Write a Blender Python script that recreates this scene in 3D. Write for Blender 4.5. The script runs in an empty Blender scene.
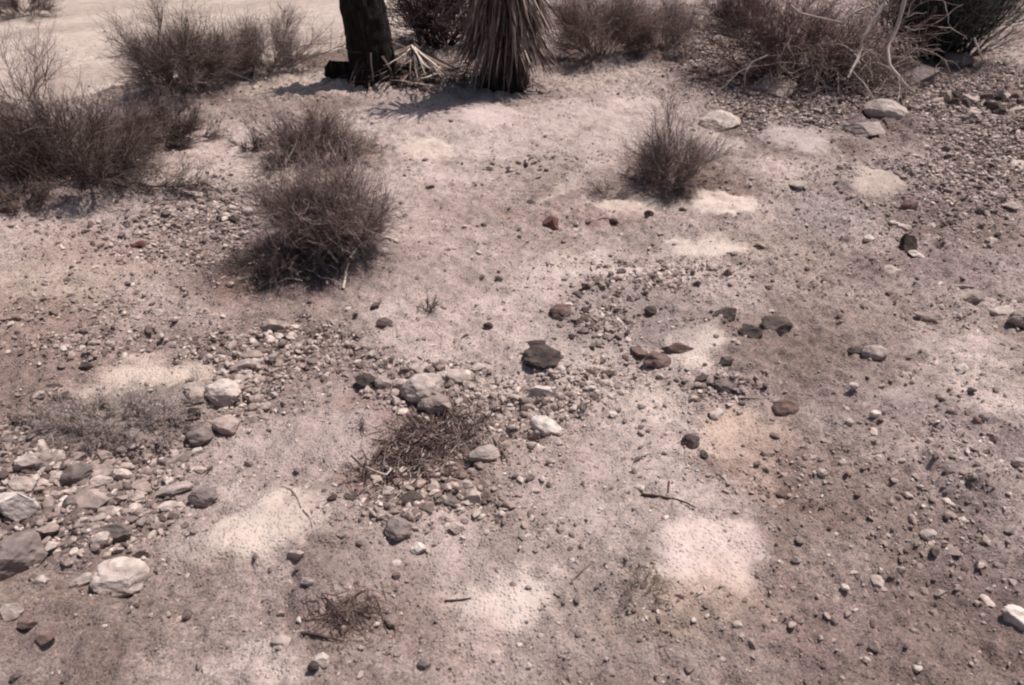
import bpy, math, random
import numpy as np
from mathutils import Vector, Matrix

random.seed(11); RNG = np.random.default_rng(11)
scene = bpy.context.scene
C = scene.collection
R = math.radians

# ------------------------------------------------------------------ camera
CAM_H, PITCH, F, W, H = 1.8, R(34), 800.0, 1024, 685
cam_d = bpy.data.cameras.new('camera'); cam = bpy.data.objects.new('camera', cam_d); C.objects.link(cam)
cam.location = (0, 0, CAM_H); cam.rotation_euler = (math.pi/2 - PITCH, 0, 0)
cam_d.sensor_width = 36; cam_d.lens = F/W*36; cam_d.clip_end = 6000; cam_d.clip_start = 0.05
scene.camera = cam
SP, CP = math.sin(PITCH), math.cos(PITCH)

# ------------------------------------------------------------------ noise
_perm = np.random.default_rng(5).permutation(256)
_perm = np.concatenate([_perm, _perm])
_g = np.random.default_rng(6).uniform(-1, 1, 256)
def vnoise(x, y, s=0):
    x = np.asarray(x, float)+s*17.31; y = np.asarray(y, float)+s*9.73
    xi = np.floor(x).astype(int); yi = np.floor(y).astype(int)
    fx = x-xi; fy = y-yi
    u = fx*fx*fx*(fx*(fx*6-15)+10); v = fy*fy*fy*(fy*(fy*6-15)+10)
    def h(a, b): return _g[_perm[(_perm[a & 255]+b) & 255]]
    return (h(xi, yi)*(1-u)+h(xi+1, yi)*u)*(1-v)+(h(xi, yi+1)*(1-u)+h(xi+1, yi+1)*u)*v
def fbm(x, y, o=4, s=0, gain=.5):
    t = 0; a = 1; n = 0
    for k in range(o):
        t = t+a*vnoise(x*2**k+k*3.7, y*2**k-k*5.1, s+k); n += a; a *= gain
    return t/n
def sstep(a, b, x):
    t = np.clip((x-a)/(b-a), 0, 1); return t*t*(3-2*t)

# ------------------------------------------------------------------ terrain
def plane_hit(px, py, z):
    v = (py-H/2)/F; u = (px-W/2)/F
    dz = -(SP+v*CP); dy = CP-v*SP
    t = (z-CAM_H)/dz
    return u*t, dy*t
BA = plane_hit(0, 112, 0); BB = plane_hit(335, 56, 0)
bl = math.hypot(BB[0]-BA[0], BB[1]-BA[1]); BN = (-(BB[1]-BA[1])/bl, (BB[0]-BA[0])/bl)
def Hbig(x, y):
    d = (x-BA[0])*BN[0]+(y-BA[1])*BN[1]+.12*fbm(x*1.3, y*1.3, 2, 40)
    z = -.22*sstep(-.05, .9, d)*(1-sstep(-1.3, -.1, x))
    near = np.exp(-((x*x+(y-4)**2)/400.))
    z = z+.055*fbm(x*.7, y*.7, 2, 3)*(.3+.7*(1-sstep(.2, 1.2, d)))*1.0
    z = z+1.2*fbm(x*.02, y*.02, 3, 9)*(1-near)
    return z
def ground(px, py):
    z = 0.0
    for _ in range(14):
        x, y = plane_hit(px, py, z); z = .5*z+.5*float(Hbig(x, y))
    x, y = plane_hit(px, py, z)
    return x, y
def depth(x, y, z=0): return y*CP+(CAM_H-z)*SP
def scale_at(px, py):
    x, y = ground(px, py); return depth(x, y)/F      # metres per pixel
def project(x, y, z):
    d = y*CP+(CAM_H-z)*SP
    v = (-(z-CAM_H)*CP - y*SP)/d
    return W/2+F*x/d, H/2+F*v
# patches: (px,py,rx,ry,tilt,colour,strength,hardness,lift)
def s2l(c): return tuple(((v/255+.055)/1.055)**2.4 if v > 10 else v/255/12.92 for v in c)
PALE = (211,193,180); PINK = (207,186,177); YEL = (208,191,173); LAV = (194,177,171); TAN = (202,183,168)
ORA = (198,172,153); DRK = (104,84,80); BRN = (128,102,92); STN = (138,120,120); RED = (150,112,106); GRY = (142,128,121)
PATCH = [
 (640,205,36,9,0,PALE,.9,3,.01),(560,262,50,10,-12,PALE,.6,3,.01),(470,150,34,10,0,PALE,.6,3,.01),(620,165,34,7,0,PINK,.6,3,.01),(560,108,40,9,0,PINK,.6,3,.01),(770,168,30,8,0,PINK,.5,3,.01),(520,330,40,14,0,PINK,.6,3,.01),(400,350,40,12,0,PINK,.5,3,.01),(980,350,40,20,-20,PINK,.5,3,.005),(450,520,40,20,0,PINK,.5,3,.005),(600,520,40,18,0,LAV,.5,3,.005),(910,340,30,12,-20,LAV,.4,3,.005),(560,455,50,18,0,(152,130,120),.5,2,0),(460,640,40,16,0,(152,130,120),.4,2,0),(820,350,60,18,0,(140,120,112),.5,2,0),(900,330,60,20,-20,(142,122,114),.4,2,0),(720,640,70,20,0,(150,130,122),.4,2,0),
 (482,115,36,13,0,PINK,.95,3,.02),(424,148,30,12,0,YEL,.9,3,.015),(720,208,30,13,0,PALE,1,5,.03),(705,246,38,12,0,PALE,.95,3,.02),
 (800,140,38,13,0,LAV,.9,4,.03),(724,141,18,8,0,PALE,.7,3,.01),(875,181,22,12,0,YEL,.95,4,.03),(640,104,26,8,0,PALE,.7,2,.01),
 (632,204,34,9,0,TAN,.8,3,.01),(450,178,45,13,0,PINK,.7,2,.01),(600,270,62,11,-8,PALE,.8,2,.01),(530,300,60,22,-10,PINK,.55,2,.01),
 (690,338,38,22,0,PALE,.85,3,.015),(248,527,60,30,-6,(197,180,167),.95,3,.015),(155,376,75,18,-4,TAN,.85,3,.015),
 (506,600,50,34,0,PALE,.9,3,.012),(752,448,56,32,0,ORA,.85,2,.02),(712,548,62,40,0,PINK,.95,3,.03),(700,590,60,26,0,ORA,.5,2,.01),
 (915,400,42,16,0,PALE,.55,2,.01),(370,445,42,28,0,(190,170,164),.7,2,.01),(395,308,26,12,0,PALE,.5,2,.01),(470,385,40,14,0,PALE,.45,2,0),
 (580,365,40,26,0,PALE,.55,2,0),(655,410,38,14,-10,PALE,.5,2,.01),(280,660,40,26,0,PALE,.5,2,.005),(800,660,60,20,0,STN,.3,2,0),
 (430,335,70,24,0,PINK,.45,2,0),(1000,400,26,40,-30,PINK,.4,2,.01),(480,630,22,26,0,(196,160,156),.4,2,0),(780,255,60,20,0,TAN,.5,2,0),
 (590,130,70,25,0,TAN,.5,2,0),(560,190,60,4,-25,PALE,.5,3,.01),(1020,165,14,10,0,PALE,.8,4,.02),(690,395,60,14,0,TAN,.4,2,0),
 (310,85,60,12,0,TAN,.6,2,0),(590,75,90,12,0,TAN,.5,2,0),(50,275,110,28,-12,TAN,.4,2,0),(620,560,50,40,0,LAV,.35,2,0),
 (560,290,170,60,-12,(194,175,168),.6,1.5,.001),(440,560,130,60,-10,(192,174,167),.5,1.5,.001),(330,430,110,50,-20,(190,171,165),.5,1.5,.001),(610,480,110,60,0,(186,168,161),.5,1.5,.001),(560,130,150,40,0,(190,172,165),.6,1.5,.001),(60,270,130,50,-15,(184,164,152),.55,1.5,.001),(230,150,90,30,-10,(192,173,163),.6,1.5,.001),(560,640,150,40,0,(188,171,165),.4,1.5,.001),(430,230,80,60,0,(190,170,162),.5,1.5,.001),
 (40,610,60,30,0,(152,132,118),.45,2,0),(545,520,60,26,0,(156,138,126),.4,2,0),(430,620,60,30,0,(150,130,118),.45,2,0),(640,610,60,26,0,(158,140,124),.4,2,0),(300,315,70,18,-10,(156,136,124),.45,2,0),(860,310,70,22,-10,(158,138,128),.4,2,0),(480,470,40,40,0,(160,142,130),.4,2,0),(30,320,60,22,0,(160,136,122),.45,2,0),(700,60,60,12,0,(150,130,120),.5,2,0),(180,260,50,18,-20,(162,140,128),.4,2,0),
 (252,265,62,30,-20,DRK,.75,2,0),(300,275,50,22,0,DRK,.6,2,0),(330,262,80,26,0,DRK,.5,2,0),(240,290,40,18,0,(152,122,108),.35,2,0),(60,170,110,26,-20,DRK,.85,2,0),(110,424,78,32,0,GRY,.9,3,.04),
 (110,415,50,22,0,(118,108,100),.5,2,0),(430,450,60,50,-20,BRN,.75,2,0),(390,490,40,25,0,(140,112,102),.6,2,0),(360,405,36,10,0,BRN,.6,2,0),
 (350,620,60,26,0,BRN,.6,2,0),(590,215,90,8,0,(156,128,120),.5,2,0),(780,470,60,30,0,BRN,.5,2,0),(860,500,90,34,10,(138,114,104),.5,2,0),
 (700,462,30,10,0,BRN,.6,2,0),(860,620,90,40,0,(150,128,124),.45,2,0),(960,430,50,70,-35,STN,.6,2,0),(980,540,60,50,0,STN,.5,2,0),
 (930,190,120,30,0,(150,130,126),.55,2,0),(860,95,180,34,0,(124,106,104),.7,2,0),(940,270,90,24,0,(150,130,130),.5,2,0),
 (820,215,45,20,0,(162,150,148),.5,2,0),(640,310,70,32,-30,(134,120,116),.6,2,0),(570,330,36,20,0,(130,118,112),.5,2,0),
 (200,215,70,40,-30,(142,128,128),.55,2,0),(120,250,60,20,0,(168,138,132),.4,2,0),(90,490,110,60,0,(150,134,130),.45,2,0),
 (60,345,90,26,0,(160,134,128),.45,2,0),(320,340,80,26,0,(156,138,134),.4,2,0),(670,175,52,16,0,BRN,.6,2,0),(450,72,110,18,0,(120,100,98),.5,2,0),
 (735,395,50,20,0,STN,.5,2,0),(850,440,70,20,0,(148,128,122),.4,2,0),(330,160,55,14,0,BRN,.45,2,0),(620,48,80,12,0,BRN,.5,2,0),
 (560,420,50,26,0,(158,138,126),.4,2,0),(900,240,50,10,0,(140,120,116),.3,2,0),(790,610,50,50,0,(150,126,118),.4,2,0),(120,610,110,30,0,(150,134,122),.3,2,0),
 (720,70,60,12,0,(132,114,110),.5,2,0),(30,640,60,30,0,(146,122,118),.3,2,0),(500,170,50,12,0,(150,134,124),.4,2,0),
]
PW = []
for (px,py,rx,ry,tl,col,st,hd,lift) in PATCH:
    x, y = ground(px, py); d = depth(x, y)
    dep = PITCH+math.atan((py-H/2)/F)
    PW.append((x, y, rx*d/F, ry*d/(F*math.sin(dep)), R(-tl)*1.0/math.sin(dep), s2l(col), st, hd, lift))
def patchval(p, x, y):
    dx = x-p[0]; dy = y-p[1]; ca, sa = math.cos(p[4]), math.sin(p[4])
    a = (dx*ca+dy*sa)/p[2]; b = (-dx*sa+dy*ca)/p[3]
    r2 = (a*a+b*b)
    return np.exp(-(r2**(p[7]*.85))*.8)
def fields(x, y, colour=True):
    """smoothness, lift and colour at ground points"""
    x = np.asarray(x, float); y = np.asarray(y, float)
    wx = x+.10*fbm(x*5, y*5, 3, 20)+.035*fbm(x*26, y*26, 3, 25); wy = y+.12*fbm(x*5, y*5, 3, 21)+.045*fbm(x*26, y*26, 3, 26)
    smooth = np.zeros_like(x); lift = np.zeros_like(x)
    base = np.array(s2l((192,172,164))); alt = np.array(s2l((144,124,116)))
    n = np.clip(.5+1.5*fbm(x*1.6, y*1.6, 5, 30, .6), 0, 1)[..., None]
    col = base*(1-n)+alt*n if colour else None
    d = (x-BA[0])*BN[0]+(y-BA[1])*BN[1]+.12*fbm(x*1.3, y*1.3, 2, 40)
    wash = sstep(.0, .7, d)*(1-sstep(-1.4, -.9, x))
    if colour:
        streak = np.clip(.5+.8*vnoise(d*2.6, (x*BN[1]-y*BN[0])*.25, 50), 0, 1)
        wc = np.array(s2l((192,174,162)))*(1-streak[..., None])+np.array(s2l((175,157,146)))*streak[..., None]
        col = col*(1-wash[..., None])+wc*wash[..., None]
    brk = fbm(x*9, y*9, 4, 60)
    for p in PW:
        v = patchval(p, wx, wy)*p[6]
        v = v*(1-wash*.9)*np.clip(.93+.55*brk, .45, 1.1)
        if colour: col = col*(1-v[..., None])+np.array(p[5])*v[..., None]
        if p[8] > 0:
            smooth = np.maximum(smooth, v); lift = np.maximum(lift, v*p[8])
    return np.maximum(smooth, wash*.85), lift, col
def Hfull(x, y):
    x = np.asarray(x, float); y = np.asarray(y, float)
    sm, lift, _ = fields(x, y, False)
    rough = (1-.85*sm)
    far = np.exp(-((x*x+(y-4)**2)/200.))
    m = .045*fbm(x*3.2, y*3.2, 3, 11)+.038*np.abs(fbm(x*9, y*9, 3, 12))+.018*fbm(x*30, y*30, 3, 13)
    return Hbig(x, y)+lift*.8+m*rough*far
def hz(x, y): return float(Hfull(np.array([x]), np.array([y]))[0])

# ------------------------------------------------------------------ mesh helpers
def raw_mesh(name, V, Fc, n=3, col=None, smooth=False):
    V = np.asarray(V, np.float32); Fc = np.asarray(Fc, np.int32)
    me = bpy.data.meshes.new(name)
    me.vertices.add(len(V)); me.vertices.foreach_set('co', V.ravel())
    me.loops.add(Fc.size); me.loops.foreach_set('vertex_index', Fc.ravel())
    me.polygons.add(len(Fc)); me.polygons.foreach_set('loop_start', np.arange(0, Fc.size, n, dtype=np.int32))
    me.polygons.foreach_set('use_smooth', np.full(len(Fc), smooth, dtype=bool))
    me.update(calc_edges=True)
    if col is not None:
        a = me.color_attributes.new('tint', 'FLOAT_COLOR', 'POINT')
        c = np.ones((len(V), 4), np.float32); c[:, :3] = col
        a.data.foreach_set('color', c.ravel())
    return me
def link(name, me, mat, parent=None, loc=None, **kw):
    o = bpy.data.objects.new(name, me); C.objects.link(o)
    if me is not None and mat is not None: me.materials.append(mat)
    if parent: o.parent = parent
    if loc is not None: o.location = loc
    for k, v in kw.items(): o[k] = v
    return o
def tubes(P, Rad, sides=3):
    """P (N,K,3) polylines, Rad (N,K)"""
    N, K, _ = P.shape
    T = np.empty_like(P); T[:, 1:-1] = P[:, 2:]-P[:, :-2]; T[:, 0] = P[:, 1]-P[:, 0]; T[:, -1] = P[:, -1]-P[:, -2]
    T /= np.linalg.norm(T, axis=2, keepdims=True)+1e-9
    ref = np.where(np.abs(T[:, :1, 2:3]) > .9, np.array([1., 0, 0]), np.array([0, 0, 1.]))
    A = np.cross(T, np.broadcast_to(ref, T.shape)); A /= np.linalg.norm(A, axis=2, keepdims=True)+1e-9
    B = np.cross(T, A)
    ang = np.arange(sides)*2*math.pi/sides
    V = P[:, :, None, :]+Rad[:, :, None, None]*(A[:, :, None, :]*np.cos(ang)[None, None, :, None]+B[:, :, None, :]*np.sin(ang)[None, None, :, None])
    idx = np.arange(N*K*sides).reshape(N, K, sides)
    a = idx[:, :-1, :]; b = np.roll(a, -1, axis=2); c = np.roll(idx[:, 1:, :], -1, axis=2); d = idx[:, 1:, :]
    Fc = np.stack([a, b, c, d], -1).reshape(-1, 4)
    return V.reshape(-1, 3), Fc
def rand_col(N, per, cols, var=.18):
    cols = np.array([s2l(c) for c in cols])
    c = cols[RNG.integers(0, len(cols), N)]*(1+RNG.uniform(-var, var, (N, 1)))
    return np.repeat(c, per, axis=0)

# ------------------------------------------------------------------ materials
def mat(name, rough=.95):
    m = bpy.data.materials.new(name); m.use_nodes = True
    nt = m.node_tree; b = nt.nodes['Principled BSDF']; b.inputs['Roughness'].default_value = rough
    b.inputs['Specular IOR Level'].default_value = .15
    return m, nt, b
def nd(nt, t, **kw):
    n = nt.nodes.new(t)
    for k, v in kw.items():
        if k.startswith('i_'): n.inputs[k[2:].replace('_', ' ')].default_value = v
        else: setattr(n, k, v)
    return n
def mixrgb(nt, a, b, f, mode='MULTIPLY'):
    m = nt.nodes.new('ShaderNodeMix'); m.data_type = 'RGBA'; m.blend_type = mode
    for s, v in ((6, a), (7, b), (0, f)):
        if hasattr(v, 'links'): nt.links.new(v, m.inputs[s])
        else: m.inputs[s].default_value = v
    return m.outputs[2]
def ramp(nt, src, stops):
    r = nt.nodes.new('ShaderNodeValToRGB')
    while len(r.color_ramp.elements) < len(stops): r.color_ramp.elements.new(.5)
    for e, (p, c) in zip(r.color_ramp.elements, stops): e.position = p; e.color = (c, c, c, 1) if not hasattr(c, '__len__') else (*c, 1)
    nt.links.new(src, r.inputs[0]); return r.outputs[0]
GAIN = .90     # albedo of a surface that reads at its photographed value under this sun
def ground_material():
    m, nt, b = mat('desert_soil')
    L = nt.links.new
    at = nd(nt, 'ShaderNodeAttribute', attribute_name='tint'); sa = nd(nt, 'ShaderNodeAttribute', attribute_name='soft')
    pos = nd(nt, 'ShaderNodeNewGeometry').outputs['Position']
    def noise(sc, det=4, r=.6):
        n = nd(nt, 'ShaderNodeTexNoise'); n.inputs['Scale'].default_value = sc; n.inputs['Detail'].default_value = det; n.inputs['Roughness'].default_value = r
        L(pos, n.inputs['Vector']); return n.outputs['Fac']
    inv = nd(nt, 'ShaderNodeMath', operation='MULTIPLY_ADD'); L(sa.outputs['Fac'], inv.inputs[0]); inv.inputs[1].default_value = -.8; inv.inputs[2].default_value = 1
    c = mixrgb(nt, at.outputs['Color'], (GAIN, GAIN, GAIN, 1), 1.0)
    c = mixrgb(nt, c, ramp(nt, noise(9), [(.3, .84), (.7, 1.16)]), .9)
    c = mixrgb(nt, c, ramp(nt, noise(55, 5, .7), [(.32, .74), (.5, 1.0), (.70, 1.24)]), inv.outputs[0])
    c = mixrgb(nt, c, ramp(nt, noise(210, 2), [(.35, .78), (.62, 1.22)]), inv.outputs[0])
    vo = nd(nt, 'ShaderNodeTexVoronoi'); vo.inputs['Scale'].default_value = 90; L(pos, vo.inputs['Vector'])
    gr = ramp(nt, vo.outputs['Color'], [(.0, .72), (.5, 1.0), (1, 1.22)])
    c = mixrgb(nt, c, gr, inv.outputs[0])
    L(c, b.inputs['Base Color'])
    bp = nd(nt, 'ShaderNodeBump'); bp.inputs['Distance'].default_value = .012; L(inv.outputs[0], bp.inputs['Strength'])
    L(noise(70, 6, .75), bp.inputs['Height'])
    bp2 = nd(nt, 'ShaderNodeBump'); bp2.inputs['Distance'].default_value = .006; bp2.inputs['Strength'].default_value = .8
    vr = ramp(nt, vo.outputs['Distance'], [(0, 1), (.5, 0)]); L(vr, bp2.inputs['Height']); L(bp.outputs[0], bp2.inputs['Normal'])
    L(bp2.outputs[0], b.inputs['Normal'])
    return m
def tint_material(name, gain=GAIN, rough=.95, bump=0, nscale=60, trans=0):
    m, nt, b = mat(name, rough)
    at = nd(nt, 'ShaderNodeAttribute', attribute_name='tint')
    pos = nd(nt, 'ShaderNodeNewGeometry').outputs['Position']
    n = nd(nt, 'ShaderNodeTexNoise'); n.inputs['Scale'].default_value = nscale; n.inputs['Detail'].default_value = 4; nt.links.new(pos, n.inputs['Vector'])
    c = mixrgb(nt, at.outputs['Color'], (gain, gain, gain, 1), 1.0)
    c = mixrgb(nt, c, ramp(nt, n.outputs['Fac'], [(.3, .72), (.7, 1.2)]), 1.0)
    nt.links.new(c, b.inputs['Base Color'])
    if bump:
        bp = nd(nt, 'ShaderNodeBump'); bp.inputs['Distance'].default_value = bump; nt.links.new(n.outputs['Fac'], bp.inputs['Height']); nt.links.new(bp.outputs[0], b.inputs['Normal'])
    return m
M_ground = ground_material()
M_gravel = tint_material('gravel_stone', GAIN, nscale=90)
M_rock = tint_material('weathered_rock', GAIN, bump=.008, nscale=38)
M_wood = tint_material('dry_wood', GAIN, nscale=80)
M_leaf = tint_material('dusty_foliage', GAIN, nscale=20)
M_blade = tint_material('yucca_blade', GAIN, rough=.7, nscale=14)

# bark: fibrous, ridged along the trunk
M_bark, _nt, _b = mat('fibrous_bark')
_tc = nd(_nt, 'ShaderNodeTexCoord'); _mp = nd(_nt, 'ShaderNodeMapping'); _mp.inputs['Scale'].default_value = (26, 26, 5); _nt.links.new(_tc.outputs['Object'], _mp.inputs[0])
_n = nd(_nt, 'ShaderNodeTexNoise'); _n.inputs['Scale'].default_value = 1.6; _n.inputs['Detail'].default_value = 7; _n.inputs['Roughness'].default_value = .7; _nt.links.new(_mp.outputs[0], _n.inputs['Vector'])
_nt.links.new(ramp(_nt, _n.outputs['Fac'], [(.3, (.010, .007, .006)), (.55, (.034, .026, .022)), (.74, (.12, .095, .08))]), _b.inputs['Base Color'])
_bp = nd(_nt, 'ShaderNodeBump'); _bp.inputs['Distance'].default_value = .06; _nt.links.new(_n.outputs['Fac'], _bp.inputs['Height']); _nt.links.new(_bp.outputs[0], _b.inputs['Normal'])

# ------------------------------------------------------------------ ground sheet
def axis(lo, hi, step, far, grow=1.16):
    a = list(np.arange(lo, hi, step)); s = step; b = []
    x = a[-1]
    while x < far: s *= grow; x += s; b.append(x)
    s = step; x = lo; c = []
    while x > -far: s *= grow; x -= s; c.append(x)
    return np.array(c[::-1]+a+b)
xs = axis(-4.6, 4.6, .0105, 3000); ys = axis(.7, 8.6, .0105, 3000)
X, Y = np.meshgrid(xs, ys)
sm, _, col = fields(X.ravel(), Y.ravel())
Z = Hfull(X.ravel(), Y.ravel())
V = np.stack([X.ravel(), Y.ravel(), Z], 1)
nx, ny = len(xs), len(ys)
ii = np.arange(nx*ny).reshape(ny, nx)
Fq = np.stack([ii[:-1, :-1], ii[:-1, 1:], ii[1:, 1:], ii[1:, :-1]], -1).reshape(-1, 4)
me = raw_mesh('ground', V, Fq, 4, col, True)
sa = me.attributes.new('soft', 'FLOAT', 'POINT'); sa.data.foreach_set('value', sm.astype(np.float32))
link('ground', me, M_ground, kind='structure', label='dry stony desert ground with pale sandy patches')

# ------------------------------------------------------------------ stones
def ico(sub):
    import bmesh
    bm = bmesh.new(); bmesh.ops.create_icosphere(bm, subdivisions=sub, radius=1)
    bm.verts.ensure_lookup_table()
    v = np.array([w.co[:] for w in bm.verts]); f = np.array([[w.index for w in p.verts] for p in bm.faces]); bm.free()
    return v, f
I1, I2, I3, I4 = ico(1), ico(2), ico(3), ico(4)
TONES = {'P': [(194,176,166), (182,165,156)], 'G': [(120,107,103), (132,118,113)], 'D': [(88,76,72), (76,66,62)], 'B': [(112,90,84), (122,98,90)],
         'R': [(112,72,64)], 'T': [(170,151,141), (158,140,131)], 'W': [(216,200,190)], 'K': [(56,46,43)]}
def rock_verts(base, shape, rng):
    v = base.copy()
    ncut = {'r': 14, 'f': 13, 'a': 12, 's': 12}[shape]
    for _ in range(ncut):
        n = rng.normal(size=3); n /= np.linalg.norm(n)
        d = {'r': rng.uniform(.76, .94), 'f': rng.uniform(.52, .84), 'a': rng.uniform(.42, .74), 's': rng.uniform(.5, .84)}[shape]
        ex = np.maximum(v@n-d, 0); v -= ex[:, None]*n*1.0
    k = rng.uniform(0, 50)
    nz = vnoise(v[:, 0]*2.2+k, v[:, 1]*2.2+v[:, 2]*1.7)*.07+vnoise(v[:, 0]*6+k, v[:, 2]*6+v[:, 1]*4)*.03
    nz = nz+vnoise(v[:, 0]*14+k, v[:, 1]*14+v[:, 2]*11, 3)*.022
    v *= (1+nz)[:, None]
    return v
def make_rock(px, py, w, tone, shape, ang=0, asp=None, tall=None, name='stone', label=None, group=None, cat='stone', seed=0):
    rng = np.random.default_rng(int(px*7+py*131+seed))
    w *= 1.05 if tone in 'DKB' else 1.18
    x, y = ground(px, py+.12*w); mpp = depth(x, y)/F
    a = w*mpp/2
    asp = asp or {'r': rng.uniform(.7, .95), 'f': rng.uniform(.65, .9), 'a': rng.uniform(.65, .9), 's': rng.uniform(.35, .5)}[shape]
    tall = tall or {'r': rng.uniform(.62, .78), 'f': rng.uniform(.4, .52), 'a': rng.uniform(.55, .8), 's': rng.uniform(.28, .38)}[shape]
    bm_ = I4 if w > 15 else I3
    v = rock_verts(bm_[0], shape, rng); f = bm_[1]
    v = v*np.array([a, a*asp, a*tall])
    t = rng.uniform(-.18, .18, 2)
    Rm = (Matrix.Rotation(R(ang), 3, 'Z') @ Matrix.Rotation(t[0], 3, 'X') @ Matrix.Rotation(t[1], 3, 'Y'))
    v = v@np.array(Rm).T
    v[:, 2] += a*tall*(.40 if shape != 'f' else .36)
    cols = TONES[tone]; c = np.array(s2l(cols[rng.integers(len(cols))]))*rng.uniform(.88, 1.12)
    cc = np.repeat(c[None], len(v), 0)
    dust = np.clip((v[:, 2]/(a*tall*1.5)-.0), 0, 1)[:, None]; soil = np.array(s2l((150,132,124)))
    mixf = (1-dust)*(.2 if tone in 'DKR' else .4)
    cc = cc*(1-mixf)+soil*mixf
    nn = .5+.5*fbm(v[:, 0]/a*2.5+px, v[:, 1]/a*2.5+v[:, 2]/a*2+py, 3)
    cc = cc*(.66+.66*nn[:, None])
    me = raw_mesh(name, v, f, 3, cc, False)
    o = link(name, me, M_rock, loc=(x, y, hz(x, y)))
    if label: o['label'] = label
    if group: o['group'] = group
    o['category'] = cat
    return o

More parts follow.
